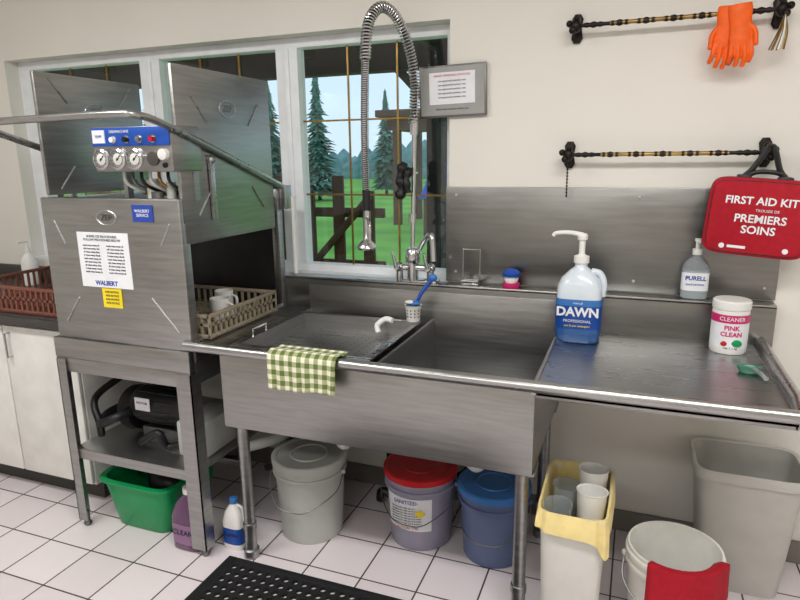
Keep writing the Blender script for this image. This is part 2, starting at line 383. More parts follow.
o=s.done();me=o.data;uvl=me.uv_layers.new(name='UVMap')
for lp in me.loops: uvl.data[lp.index].uv=uvs[lp.vertex_index]
md=o.modifiers.new('s','SOLIDIFY');md.thickness=.003

# ================= DISHWASHER =================
d=B('commercial_dishwasher')
X0,X1,Y0,Y1=-1.955,-1.355,-.68,-.07
d.box(X0,X1,Y0,Y0+.02,.775,1.28,steel,.006)
d.box(X0+.01,X1-.01,Y1-.02,Y1,.775,1.28,steel,.004)
d.box(X0+.004,X1-.03,Y0+.01,Y1,1.262,1.276,steelh,.004)
d.box(X0+.02,X0+.04,Y0+.015,Y1,1.16,1.262,steel,.004);d.box(X1-.06,X1-.045,Y0+.015,Y1,1.16,1.262,steel,.004)
d.box(X0+.005,X1-.005,Y0+.02,Y1,.73,.795,steeld,.004)
for x in (X0,X1-.035): d.box(x+.002,x+.035,Y1-.035,Y1-.002,.78,1.2,steel,.003);d.box(x+.002,x+.03,Y0+.018,Y0+.045,.78,1.2,steel,.003)
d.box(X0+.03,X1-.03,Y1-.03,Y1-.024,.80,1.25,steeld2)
def door(x,yA,yB,zA,zB,sgn):
    d.box(x-.008,x+.008,yA,yB,zA,zB,steel,.005)
    xo=x+sgn*.009
    ym,zm=(yA+yB)/2,(zA+zB)/2
    for sy in (-1,1):
        for sz in (-1,1):
            d.tube([(xo,ym+sy*.12,zm+sz*.11),(xo,ym+sy*.19,zm+sz*.19)],.003,steelh,6)
    d.tube([(xo,ym+.045*math.cos(a*math.pi/8),zB-.12+.028*math.sin(a*math.pi/8)) for a in range(17)],.0025,steelh,6)
    d.text('ZEP',.032,Matrix.Translation((xo,ym,zB-.12))@Matrix.Rotation(math.pi/2,4,'Z')@Matrix.Rotation(math.pi/2,4,'X'),steeld)
door(X1-.012,-.655,-.12,1.13,1.69,1)
door(X0+.012,-.655,-.17,1.285,1.70,1)
for (ax,az,bx,bz) in ((-1.90,1.20,-1.86,1.12),(-1.40,1.20,-1.44,1.13),(-1.90,.84,-1.83,.93),(-1.40,.84,-1.50,.95)):
    d.tube([(ax,Y0-.001,az),(bx,Y0-.001,bz)],.0035,steelh,6)
d.tube([(-1.66+.042*math.cos(a*math.pi/12),Y0-.001,1.215+.024*math.sin(a*math.pi/12)) for a in range(25)],.003,steelh,6)
d.text('ZEP',.03,FR(-1.66,Y0-.002,1.215),steeld)
d.box(-1.80,-1.575,Y0-.003,Y0-.001,.975,1.165,paper)
d.text('SUIVRE CES PROCEDURES\nFOLLOW PROCEDURES BELOW',.0115,FR(-1.69,Y0-.0035,1.145),ink)
for r in range(9):
    for cx in (-1.74,-1.635): d.text('wash rinse temp check '[r%4:r%4+18],.0095,FR(cx,Y0-.0035,1.12-r*.0115),ink)
d.text('WALBERT',.022,FR(-1.69,Y0-.0035,.99),inkb,bold=.0006)
d.box(-1.715,-1.63,Y0-.003,Y0-.001,.905,.972,yellow)
for r in range(4): d.text('AVIS NOTICE',.010,FR(-1.672,Y0-.0035,.96-r*.013),ink)
d.box(-1.545,-1.46,Y0-.003,Y0-.001,1.205,1.26,inkb)
d.text('WALBERT\nSERVICE',.014,FR(-1.503,Y0-.0035,1.233),paper)
d.box(-1.660,-1.345,-.70,-.56,1.365,1.505,steel,.006)
d.box(-1.657,-1.348,-.705,-.70,1.445,1.502,bluep,.002)
d.box(-1.650,-1.60,-.708,-.704,1.455,1.495,paper);d.text('TEMP',.012,FR(-1.625,-.7085,1.475),inkb);d.text('DISHMACHINE',.012,FR(-1.58,-.7065,1.489),paper,'LEFT')
for i in range(4):
    x=-1.565+i*.052;d.cyl((x,-.705,1.465),(x,-.718,1.465),.0085,(white,black,steel,redl)[i],12);d.cyl((x,-.705,1.465),(x,-.707,1.465),.012,chrome,12)
for i in range(3):
    x=-1.622+i*.068;d.lathe([(.031,0),(.033,.012),(.027,.015),(.0255,.008)],chrome,M=Matrix.Translation((x,-.70,1.405))@Matrix.Rotation(math.pi/2,4,'X'),capt=False)
    d.cyl((x,-.7085,1.405),(x,-.7095,1.405),.026,paperg,20);d.cyl((x,-.7095,1.405),(x,-.7100,1.405),.018,white,20)
    for k in range(9):
        a=math.radians(-40+k*32.5);d.box(x+.021*math.cos(a)-.0015,x+.021*math.cos(a)+.0015,-.7108,-.7100,1.4035+.021*math.sin(a),1.4065+.021*math.sin(a),black)
    d.tube([(x-.004,-.711,1.40),(x+.012,-.711,1.417)],.0015,black,6);d.ball((x,-.711,1.405),.0035,black)
d.cyl((-1.415,-.70,1.405),(-1.415,-.708,1.405),.022,steeld,20)
d.cyl((-1.372,-.70,1.418),(-1.372,-.715,1.418),.017,white,20);d.cyl((-1.372,-.70,1.385),(-1.372,-.708,1.385),.008,black,12)
for x in (-1.64,-1.36): d.box(x-.008,x+.008,-.60,-.575,1.27,1.38,steel)
for i in range(6):
    x=-1.61+i*.036;d.tube([(x,-.63,1.38),(x+.02,-.645,1.33),(x+.04,-.6,1.30),(x+.03,-.5,1.28)],.0055,(white,steeld,black,white,brass,steeld2)[i],8,6)
d.cyl((-1.58,-.58,1.30),(-1.38,-.58,1.30),.014,brass,12);d.cyl((-1.385,-.6,1.28),(-1.385,-.6,1.36),.016,steeld,12)
d.cyl((-1.52,-.60,1.275),(-1.52,-.60,1.34),.022,white,14);d.cyl((-1.43,-.62,1.275),(-1.43,-.62,1.33),.016,bk1,14);d.cyl((-1.47,-.64,1.275),(-1.47,-.64,1.30),.02,steeld,14)
hb=[(-1.352,-.05,1.285),(-1.345,-.45,1.418),(-1.342,-.74,1.508),(-1.352,-.83,1.527),(-1.40,-.85,1.530),(-1.60,-.85,1.528),(-1.93,-.85,1.522),(-1.98,-.83,1.515),(-1.985,-.76,1.49),(-1.985,-.45,1.395),(-1.985,-.05,1.27)]
d.tube(hb,.0115,steelh,12,5)
for x in (-1.350,-1.985):
    d.box(x-.014,x+.018,-.075,-.03,1.20,1.295,steel,.004);d.box(x-.006,x+.006,-.52,-.50,1.20,1.395,steelh,.002);d.ball((x,-.51,1.40),.015,steel)
d.cyl((-1.35,-.05,1.22),(-1.96,-.05,1.22),.012,steel,12)
d.cyl((-1.33,-.03,.93),(-1.33,-.03,1.25),.010,white,12)
d.box(-1.975,-1.365,-.69,-.66,.70,.775,steel,.004);d.box(-1.973,-1.367,-.688,-.675,.645,.70,steel,.003)
d.box(-1.973,-1.95,-.66,-.09,.65,.775,steel,.003);d.box(-1.39,-1.367,-.66,-.09,.65,.775,steel,.003);d.box(-1.973,-1.367,-.09,-.07,.65,.775,steel,.003)
for x,sx,wd in ((-1.968,1,.042),(-1.362,-1,.062)):
    for y,sy in ((-.694,1),(-.08,-1)):
        xa,xb=sorted((x,x+sx*wd));d.box(xa,xb,min(y,y+sy*.004),max(y,y+sy*.004),.03,.695,steel)
        xa,xb=sorted((x,x+sx*.004));d.box(xa,xb,min(y,y+sy*.05),max(y,y+sy*.05),.03,.695,steel)
        d.lathe([(.012,0),(.016,.01),(.010,.02),(.010,.06)],steeld,(x+sx*.02,y+sy*.02,0))
d.box(-1.96,-1.375,-.685,-.08,.325,.332,steel,.002);d.box(-1.96,-1.375,-.688,-.68,.295,.335,steel,.002)
d.box(-1.96,-1.375,-.42,-.39,.22,.245,steeld,.002)
d.done()
m=B('pump_motor')
M=Matrix.Translation((-1.64,-.50,.475))@Matrix.Rotation(math.pi/2,4,'Y')
m.lathe([(.03,-.15),(.062,-.14),(.07,-.12),(.07,.08),(.062,.10),(.03,.11),(.012,.11),(.012,.14)],black,M=M)
for i in range(12):
    a=i*math.pi/6;m.box(-1.75,-1.58,-.503+.069*math.cos(a),-.497+.069*math.cos(a),.472+.069*math.sin(a),.478+.069*math.sin(a),black)
m.box(-1.74,-1.67,-.574,-.571,.475,.525,paper);m.text('MOTOR',.014,FR(-1.705,-.575,.505),ink)
m.box(-1.74,-1.56,-.55,-.45,.333,.40,steeld,.006)
m.lathe([(.05,-.03),(.085,-.025),(.09,.0),(.085,.03),(.04,.04)],black,M=Matrix.Translation((-1.83,-.47,.435))@Matrix.Rotation(math.pi/2,4,'Y'))
m.tube([(-1.86,-.47,.45),(-1.90,-.55,.43),(-1.87,-.62,.42),(-1.80,-.62,.45),(-1.78,-.55,.46)],.018,black,10,8)
m.tube([(-1.90,-.60,.36),(-1.88,-.62,.42),(-1.93,-.58,.50),(-1.90,-.45,.56)],.014,black,10,8)
m.tube([(-1.70,-.60,.36),(-1.60,-.62,.42),(-1.58,-.60,.36),(-1.52,-.58,.37)],.015,black,10,8)
m.box(-1.53,-1.41,-.60,-.40,.333,.47,bk1,.01)
m.done()
m=B('drain_pipework')
m.tube([(-1.45,-.30,.72),(-1.45,-.30,.50),(-1.30,-.22,.30),(-1.27,-.06,.28),(-1.27,-.02,.28)],.024,steeld,12,8)
m.tube([(-1.36,-.30,.16),(-1.2,-.25,.22),(-1.0,-.08,.24),(-.80,-.06,.26),(-.72,-.1,.17),(-.60,-.05,.14),(-.5,-.05,.3)],.014,black,10,8)
m.tube([(-.84,-.12,.02),(-.86,-.12,.12),(-.80,-.10,.2),(-.88,-.06,.28)],.022,black,10,8)
m.tube([(-.92,-.14,.02),(-.90,-.16,.07),(-.84,-.16,.05),(-.80,-.18,.03)],.018,steeld2,10,8)
m.tube([(-1.34,-.18,.02),(-1.30,-.14,.10),(-1.34,-.10,.22),(-1.26,-.05,.30)],.018,black,10,8)
m.box(-.90,-.80,-.12,-.02,.16,.30,black,.01);m.tube([(-1.33,-.45,.33),(-1.25,-.35,.34),(-1.22,-.1,.34),(-1.22,-.02,.34)],.02,bk1,10,8)
m.done()
def rack(name,x0,x1,y0,y1,z0,h,mm):
    r=B(name)
    for z in (z0,z0+h-.014):
        r.box(x0,x1,y0,y0+.012,z,z+.014,mm,.003);r.box(x0,x1,y1-.012,y1,z,z+.014,mm,.003);r.box(x0,x0+.012,y0,y1,z,z+.014,mm,.003);r.box(x1-.012,x1,y0,y1,z,z+.014,mm,.003)
    z=z0+h*.5;r.box(x0,x1,y0+.002,y0+.008,z,z+.01,mm);r.box(x1-.008,x1-.002,y0,y1,z,z+.01,mm)
    n=int((x1-x0)/.03)
    for i in range(n+1):
        x=x0+.004+(x1-x0-.012)*i/n
        for y in (y0+.002,y1-.008): r.box(x,x+.010,y,y+.006,z0,z0+h,mm)
        r.box(x,x+.006,y0,y1,z0+.002,z0+.008,mm)
    n=int((y1-y0)/.03)
    for i in range(n+1):
        y=y0+.004+(y1-y0-.012)*i/n
        for x in (x0+.002,x1-.008): r.box(x,x+.006,y,y+.010,z0,z0+h,mm)
        r.box(x0,x1,y,y+.006,z0+.002,z0+.008,mm)
    return r.done()
rack('dish_rack',-1.80,-1.325,-.62,-.20,.806,.085,tan)
for (x,y) in ((-1.43,-.42),(-1.50,-.30)):
    c=B('ceramic_mug');c.lathe([(.028,0),(.034,.01),(.036,.085),(.033,.085),(.030,.012),(.002,.010)],white,(x,y,.815),capt=False)
    c.tube([(x+.034,y,.885),(x+.058,y,.875),(x+.056,y,.845),(x+.034,y,.835)],.005,white,8,6);c.done()
c=B('base_cabinet')
c.box(-3.6,-2.02,-.55,-.02,.09,.765,cabm,.003);c.box(-3.6,-2.04,-.50,-.02,0,.09,toe)
for i in range(4):
    xa=-3.59+i*.393;c.box(xa+.003,xa+.388,-.568,-.55,.10,.75,cabm,.004)
    xh=xa+.35 if i%2==0 else xa+.04
    c.tube([(xh,-.568,.62),(xh,-.59,.62),(xh,-.59,.72),(xh,-.568,.72)],.005,chrome,8)
c.box(-3.62,-2.0,-.60,-.01,.765,.80,counterm,.006);c.box(-3.62,-2.0,-.02,-.003,.80,.88,counterm,.003)
c.box(-3.60,-2.01,-.585,-.03,.80,.804,steeld,.001)
c.done()
rack('dish_rack',-2.62,-2.08,-.56,-.14,.805,.11,brown)
c=B('soap_pump_bottle');c.lathe([(.035,0),(.038,.01),(.038,.12),(.02,.15),(.012,.155),(.012,.18)],white,(-2.80,-.10,.805));c.tube([(-2.80,-.10,.98),(-2.80,-.10,1.02),(-2.80,-.15,1.02)],.006,white,8);c.done()

# ================= WALL ITEMS =================
s=B('framed_notice')
MM=Matrix.Translation((-.655,-.012,1.63))@Matrix.Rotation(math.radians(-1.2),4,'Y');s.M=MM
s.box(-.125,.125,-.006,.006,-.09,.09,steeld,.002);s.box(-.118,.118,-.009,-.006,-.083,.083,paperg)
s.box(-.085,.085,-.011,-.009,-.045,.065,paper)
s.text('HAND WASHING STATION',.011,FR(0,-.0115,.053),inkr)
for r in range(5): s.text('use approved sanitizer mix',.0095,FR(0,-.0115,.035-r*.014),ink)
s.text('follow label directions before use',.009,FR(0,-.0095,-.062),ink)
s.done()
def rod(x0,x1,z,y=-.06):
    r=B('curtain_rod')
    r.cyl((x0+.03,y,z),(x1-.03,y,z),.006,iron,12)
    n=7
    for i in range(n):
        x=x0+.07+(x1-x0-.14)*i/(n-1);r.loft([(-.03,0,0,.0065,.0065),(-.02,0,0,.0085,.0085),(-.012,0,0,.0065,.0065),(0,0,0,.0105,.0105),(.012,0,0,.0065,.0065),(.02,0,0,.0085,.0085),(.03,0,0,.0065,.0065)],iron,12,M=Matrix.Translation((x,y,z))@Matrix.Rotation(math.pi/2,4,'Y'))
    r.cyl((x0+.12,y-.001,z),(x1-.12,y-.001,z),.0066,brass,12)
    for x,sg in ((x0+.015,-1),(x1-.015,1)):
        r.ball((x,y,z),.018,iron,(1,1,1.2));r.ball((x+sg*.020,y,z+.008),.011,iron);r.ball((x+sg*.008,y-.014,z-.014),.012,iron);r.ball((x-sg*.004,y-.01,z+.022),.010,iron)
        r.cyl((x,y,z),(x,-.006,z),.008,iron,10)
        r.loft([(-.045,0,0,.010,.005),(-.03,0,0,.019,.006),(0,0,0,.014,.006),(.03,0,0,.019,.006),(.045,0,0,.010,.005)],iron,14,M=Matrix.Translation((x,-.006,z)))
    return r
r=rod(-.245,.365,1.805)
r.done()
r=rod(-.25,.37,1.40)
pts=[(-.235,-.06,1.385-.011*i) for i in range(12)]
for i,p in enumerate(pts): r.ball(p,.0035,iron,(1,1,1.6),8)
r.done()
s=B('gold_tassel')
for i in range(9):
    a=i*.7;s.tube([(.355,-.085,1.785),(.352+.012*math.cos(a),-.088+.008*math.sin(a),1.74),(.340+.02*math.cos(a),-.088+.012*math.sin(a),1.69)],.0024,(brass,white,brass)[i%3],6,5)
s.done()
g=B('rubber_glove')
for ox,oy,rt in ((.210,-.075,.06),(.238,-.092,-.10)):
    t=B('x');R=Matrix.Translation((ox,oy,1.805))@Matrix.Rotation(rt,4,'Y')@Matrix.Scale(.86,4);t.M=R
    t.loft([(.020,0,0,.036,.016),(.0,0,0,.038,.018),(-.05,0,0,.032,.015),(-.09,0,0,.037,.014),(-.115,0,0,.035,.012)],orange,20)
    for k,(fx_,ln) in enumerate(((-.029,.040),(-.010,.054),(.010,.058),(.028,.046))):
        t.tube([(fx_*.9,0,-.10),(fx_*1.1,-.006,-.12-ln*.5),(fx_*1.1-.006,.004,-.12-ln)],.0095,orange,10,5,.0078);t.ball((fx_*1.1-.006,.004,-.12-ln),.008,orange)
    sg=-1 if ox<.22 else 1
    t.tube([(sg*.025,0,-.05),(sg*.042,-.006,-.075),(sg*.044,-.01,-.115)],.011,orange,10,5,.008);t.ball((sg*.044,-.01,-.115),.0082,orange)
    g.remesh(t,orange,.0024,1)
g.done()
s=B('first_aid_kit')
Rm=Matrix.Translation((.333,-.095,1.092))@Matrix.Rotation(math.radians(4.0),4,'Y')@Matrix.Rotation(math.radians(-5),4,'Z');s.M=Rm
RX=Matrix.Rotation(math.pi/2,4,'X')
def bagloft(secs,m): s.loft([(-y,0,.115,sx,sz,n) for y,sx,sz,n in secs],m,48,M=RX)
bagloft([(.055,.130,.104,7),(.05,.138,.113,7),(-.03,.139,.114,7),(-.038,.134,.108,7)],black)
bagloft([(-.030,.1415,.117,7),(-.045,.141,.116,7),(-.055,.130,.105,7)],red)
bagloft([(.05,.1405,.116,7),(.030,.1415,.117,7),(.012,.1405,.116,7)],black)
s.tube([(.131*math.copysign(abs(math.cos(a))**(2/7),math.cos(a)),-.050,.115+.106*math.copysign(abs(math.sin(a))**(2/7),math.sin(a))) for a in [i*math.pi/32+.01 for i in range(65)]],.0038,black,6)
s.tube([(.139*math.copysign(abs(math.cos(a))**(2/7),math.cos(a)),-.02,.115+.1145*math.copysign(abs(math.sin(a))**(2/7),math.sin(a))) for a in [i*math.pi/32+.01 for i in range(65)]],.004,black,6)
s.text('FIRST AID KIT',.0315,FR(0.0,-.0565,.165),paper,bold=.0007)
s.text('TROUSSE DE',.011,FR(.02,-.0565,.138),paper)
s.text('PREMIERS\nSOINS',.033,FR(0.005,-.0565,.095),paper,bold=.0007)
s.cyl((-.085,-.0555,.025),(-.085,-.0575,.025),.008,paper,14);s.cyl((.085,-.0555,.025),(.085,-.0575,.025),.008,paper,14)
s.box(-.07,-.02,-.057,-.0555,.021,.029,paper)
for x in (-.055,.055): s.box(x-.02,x+.02,-.03,.03,.225,.24,black,.006)
s.tube([(-.055,-.0,.235),(-.035,0,.26),(-.005,.0,.320),(.0,.03,.326),(.012,.0,.320),(.035,0,.26),(.055,0,.235)],.0085,black,8,6)
s.tube([(-.05,-.01,.235),(-.02,-.01,.25),(.03,-.01,.25),(.055,-.01,.235)],.007,black,8,6)
s.done()

# ================= ITEMS ON DRAINBOARD =================
s=B('detergent_jug')
cx,cy,z0=-.165,-.160,.7865;k=1.07
L=[(z0+z*k,cx,cy,rx*.95,ry*.98,n) for z,rx,ry,n in ((0,.070,.048,4),(.008,.076,.055,4),(.05,.077,.056,4),(.15,.077,.056,4),(.175,.075,.054,3.5),(.20,.064,.046,3),(.222,.040,.032,2.4),(.235,.022,.022,2),(.25,.020,.020,2))]
s.loft(L[:3],dliq,36,capt=False)
s.loft(L[2:],whiteb,36,capb=False)
s.loft([(z0+.030,cx,cy,.0743,.0563,4),(z0+.052,cx,cy,.0745,.0563,4)],dliq,36,capb=False,capt=False)
s.loft([(z0+.050,cx,cy,.0750,.0566,4),(z0+.150,cx,cy,.0750,.0566,4)],dblue,36,capb=False,capt=False)
s.loft([(z0+.128,cx,cy,.0754,.0570,4),(z0+.150,cx,cy,.0754,.0570,4)],bluel,36,capb=False,capt=False)
s.text('DAWN',.042,FR(cx,cy-.0585,z0+.108),paper,bold=.0015)
s.text('PROFESSIONAL',.013,FR(cx,cy-.0585,z0+.078),paper);s.text('pot & pan detergent',.010,FR(cx,cy-.0585,z0+.062),yellow);s.text('manual',.011,FR(cx,cy-.0585,z0+.139),paper)
s.tube([(cx+.033,cy,z0+.238),(cx+.062,cy,z0+.230),(cx+.075,cy,z0+.195),(cx+.072,cy,z0+.155)],.011,whiteb,10,8)
s.lathe([(.025,0),(.025,.022),(.014,.026),(.010,.03),(.010,.075),(.016,.077),(.017,.090),(.012,.097)],white,(cx,cy,z0+.265),24)
s.tube([(cx,cy,z0+.357),(cx-.04,cy-.005,z0+.364),(cx-.084,cy-.01,z0+.362),(cx-.094,cy-.012,z0+.352)],.0085,white,10,5,.006)
s.done()
s=B('hand_sanitizer_bottle')
cx,cy,z0=.190,-.042,.929
s.loft([(z0,cx,cy,.036,.022,3.2),(z0+.006,cx,cy,.041,.026,3.2),(z0+.11,cx,cy,.041,.026,3.2),(z0+.128,cx,cy,.03,.022,2.6),(z0+.14,cx,cy,.014,.014,2),(z0+.15,cx,cy,.013,.013,2)],clearp,32)
s.loft([(z0+.004,cx,cy,.037,.0225,3.2),(z0+.095,cx,cy,.037,.0225,3.2)],mat('gel',(190,200,205),.2),24)
s.loft([(z0+.03,cx,cy,.0415,.0265,3.2),(z0+.09,cx,cy,.0415,.0265,3.2)],paper,32,capb=False,capt=False)
s.text('PURELL',.019,FR(cx,cy-.0275,z0+.072),inkb,bold=.0004);s.text('hand sanitizer',.010,FR(cx,cy-.0275,z0+.052),inkb)
s.lathe([(.015,0),(.015,.018),(.007,.02),(.007,.042),(.011,.043),(.011,.052)],white,(cx,cy,z0+.148),16);s.tube([(cx,cy,z0+.196),(cx+.0,cy-.03,z0+.197),(cx,cy-.036,z0+.19)],.005,white,8)
s.done()
s=B('white_powder_tub')
cx,cy,z0=.293,-.145,.789
s.lathe([(.049,0),(.053,.006),(.053,.135),(.049,.14)],white,(cx,cy,z0));s.lathe([(.054,0),(.055,.004),(.055,.024),(.051,.028),(.02,.029)],white,(cx,cy,z0+.14))
s.lathe([(.0536,.02),(.0536,.128)],paper,(cx,cy,z0),capb=False,capt=False);s.lathe([(.054,.10),(.054,.126)],magenta,(cx,cy,z0),capb=False,capt=False)
rt=Matrix.Translation((cx,cy,z0))@Matrix.Rotation(math.radians(0),4,'Z')
s.text('PINK\nCLEAN',.020,rt@FR(.0,-.0543,.075),magenta,cylr=.0543,bold=.0006);s.text('CLEANER',.018,rt@FR(0,-.0547,.113),paper,cylr=.0547)
s.ball((cx+.015,cy-.051,z0+.038),.012,green,(1.4,.3,1));s.ball((cx-.015,cy-.050,z0+.035),.009,redl,(1.4,.3,1));s.text('net 1.1 kg',.010,rt@FR(0,-.0545,.022),ink,cylr=.0543)
s.done()
s=B('green_scoop')
gm=mat('green_clear',(80,150,124),.25,trans=.4)
s.loft([(.789,.325,-.35,.024,.016,3),(.80,.325,-.35,.030,.02,3),(.806,.325,-.35,.031,.021,3),(.802,.325,-.35,.027,.017,3),(.791,.325,-.35,.022,.014,3)],gm,24)
s.tube([(.335,-.36,.803),(.345,-.40,.806),(.352,-.45,.806)],.006,clearp,8,6);s.done()
s=B('utensil_cup')
cx,cy,z0=-.745,-.20,.813
s.lathe([(.022,0),(.024,.004),(.030,.058),(.033,.062),(.027,.060),(.021,.008),(.002,.006)],white,(cx,cy,z0),24,capt=False)
for k in range(12):
    a=k*math.pi/6
    for z in (.02,.032,.044): s.ball((cx+math.cos(a)*(.0245+z*.09),cy+math.sin(a)*(.0245+z*.09),z0+z),.0032,steeld,(1,1,1),8)
s.done()
s=B('dish_brush')
s.tube([(cx+.005,cy,z0+.02),(cx+.02,cy+.01,z0+.09),(cx+.055,cy+.03,z0+.145)],.0055,bluep,10,6,.008)
s.ball((cx+.063,cy+.035,z0+.158),.015,bluel,(1.2,.8,1));s.ball((cx-.0,cy,z0+.068),.02,bluel,(1.4,1,.5));s.ball((cx-.01,cy-.006,z0+.072),.016,white,(1.2,1,.4));s.done()
s=B('scraper_handle')
s.tube([(-.86,-.26,.775),(-.868,-.25,.80),(-.84,-.24,.822),(-.81,-.245,.82)],.0105,white,10,6);s.done()

# ================= FLOOR ITEMS =================
def bucket(name,x,y,r,h,bm_,lid=None,label=None):
    b=B(name);rb=r*.88
    prof=[(rb-.004,0),(rb,.006),(r-.003,h-.055),(r+.006,h-.055),(r+.006,h-.045),(r-.002,h-.044),(r-.001,h-.025),(r+.007,h-.024),(r+.007,h-.014),(r,h-.013),(r+.002,h)]
    if lid: b.lathe(prof,bm_,(x,y,0),40)
    else: b.lathe(prof+[(r-.004,h),(rb-.004,.008),(.002,.006)],bm_,(x,y,0),40,capt=False)
    if lid:
        b.lathe([(r+.004,h-.018),(r+.009,h-.016),(r+.009,h+.004),(r+.004,h+.008),(r-.008,h+.008),(r-.014,h+.003),(r*.55,h+.003),(r*.53,h+.007),(r*.5,h+.007),(r*.48,h+.003),(.002,h+.003)],lid,(x,y,0),40)
    for sg in (-1,1): b.ball((x+sg*(r+.006),y,h-.05),.010,bm_)
    b.tube([(x-r-.008,y,h-.05),(x-r-.006,y-r*.5,h-.10),(x-r*.5,y-r*1.03-.004,h-.15),(x,y-r*1.06-.006,h-.165),(x+r*.5,y-r*1.03-.004,h-.15),(x+r+.006,y-r*.5,h-.10),(x+r+.008,y,h-.05)],.0022,steeld,6,6)
    if label:
        V=[];F=[];N=16;a0,a1=-math.pi/2-.85,-math.pi/2+.65
        for i in range(N+1):
            a=a0+(a1-a0)*i/N
            for z in (.085,.215): rr=rb+(r-.003-rb)*((z-.006)/(h-.061))+.0018;V.append((x+rr*math.cos(a),y+rr*math.sin(a),z))
        for i in range(N): F.append((2*i,2*i+2,2*i+3,2*i+1))
        b.raw(V,F,paper)
        b.text('SANITIZER',.020,FR(x-.014,y-r-.0005,.200),inkb,cylr=r)
        for k in range(7): b.text('directions for safe use of product',.0085,FR(x-.014,y-r-.0005+.002,.178-k*.010),ink,cylr=r)
        b.text('CAUTION 1791',.014,FR(x-.014,y-r+.002,.098),inkr,cylr=r)
        b.raw([(x+.040,y-r-.003,.150),(x+.060,y-r+.007,.165),(x+.040,y-r-.003,.18),(x+.020,y-r-.003,.165)],[(0,1,2,3)],yellow)
    return b.done()
bucket('plastic_bucket',-1.10,-.388,.133,.312,bk1,lid=bk1)
bucket('plastic_bucket',-.690,-.285,.129,.285,bk2,lid=redl,label=True)
bucket('plastic_bucket',-.410,-.295,.122,.272,bk3,lid=bluel)
bucket('plastic_bucket',.165,-.52,.126,.30,binw)
s=B('red_rag')
V=[];F=[];NX,NY=16,16
for j in range(NY+1):
    t=j/NY
    for i in range(NX+1):
        a=-math.pi/2-.55+i/NX*1.75
        if t<.25: rr=.105+.03*t/.25;z=.29+.018*math.sin(t/.25*math.pi/2)
        else: rr=.1385+.006*math.sin(i*1.3)*(t-.2)+.003;z=.308-(t-.25)*(.20+.03*math.sin(i*.8))
        V.append((.165+rr*math.cos(a),-.52+rr*math.sin(a),z))
for j in range(NY):
    for i in range(NX): q=j*(NX+1)+i;F.append((q,q+1,q+NX+2,q+NX+1))
s.raw(V,F,red);o=s.done();md=o.modifiers.new('s','SOLIDIFY');md.thickness=.003
s=B('trash_bin')
cx,cy=-.112,-.545;h=.44
s.loft([(0,cx,cy,.075,.125,7),(.006,cx,cy,.078,.128,7),(h-.03,cx,cy,.090,.153,7),(h-.03,cx,cy,.094,.157,7),(h,cx,cy,.095,.158,7),(h,cx,cy,.090,.153,7),(.02,cx,cy,.074,.124,7)],binw,48,capt=False)
def wav(j,a):
    fr=max(0,math.cos(a+math.pi*.22))**10
    return ((0,.002,.004,.005,.009,.010)[min(j,5)]*(math.sin(a*7)+math.sin(a*13+1)*.6)*.5, (0,0,0,0,-.006-.05*fr,-.014-.14*fr)[min(j,5)]*(1+.5*math.sin(a*3+.5)))
s.loft([(h-.20,cx,cy,.080,.138,7),(h-.02,cx,cy,.088,.150,7),(h+.004,cx,cy,.091,.154,7),(h+.007,cx,cy,.097,.160,7),(h-.015,cx,cy,.101,.164,7),(h-.035,cx,cy,.103,.166,7)],liner,72,capb=False,capt=False,wav=wav)
s.box(cx-.07,cx+.07,cy-.13,cy+.13,h-.20,h-.19,liner)
s.done()
def cup(x,y,z,r,hh,m1,tilt,band=None):
    c=B('disposable_cup');c.M=Matrix.Translation((x,y,z))@Matrix.Rotation(tilt[0],4,'X')@Matrix.Rotation(tilt[1],4,'Y')
    c.lathe([(r*.72,0),(r*.74,.003),(r,hh-.004),(r*1.05,hh-.002),(r*1.05,hh+.002),(r*.97,hh),(r*.70,.005),(.001,.004)],m1,(0,0,0),28,capt=False)
    if band:
        c.lathe([(r*.79,hh*.15),(r*.955,hh*.88)],band,(0,0,0),28,capb=False,capt=False)
        c.text('Cola',.03,FR(0,-r*.92,hh*.5),white,cylr=r*.92)
    return c.done()
cup(-.152,-.60,h-.17,.042,.15,clearp,(.1,-.06))
cup(-.152,-.49,h-.17,.042,.15,clearp,(0,.05))
cup(-.072,-.570,h-.15,.043,.16,white,(-.10,.02),redl)
cup(-.072,-.465,h-.13,.043,.16,white,(-.05,.0),redl)
s=B('wastebasket')
cx,cy,h=.385,-.150,.432
s.loft([(0,cx,cy,.115,.095,6),(.006,cx,cy,.119,.098,6),(h-.035,cx,cy,.152,.120,6),(h-.035,cx,cy,.162,.128,6),(h-.004,cx,cy,.166,.130,6),(h,cx,cy,.162,.128,6),(h-.004,cx,cy,.152,.120,6),(.02,cx,cy,.113,.093,6)],bing,48,capt=False)
s.done()
s=B('green_dish_tub')
cx,cy,h=-1.725,-.49,.205
s.loft([(0,cx,cy,.125,.135,6),(.006,cx,cy,.13,.14,6),(h-.012,cx,cy,.165,.165,6),(h-.012,cx,cy,.180,.178,6),(h,cx,cy,.182,.18,6),(h,cx,cy,.160,.160,6),(.012,cx,cy,.124,.134,6)],green,48,capt=False)
s.M=Matrix.Translation((cx,cy,0));s.box(-.11,.11,-.12,.12,.010,.012,green);s.done()
s=B('dark_cloth');s.ball((-1.71,-.46,.13),.085,black,(1.1,1,.7));s.ball((-1.64,-.42,.14),.06,steeld2,(1,1,.8));s.done()
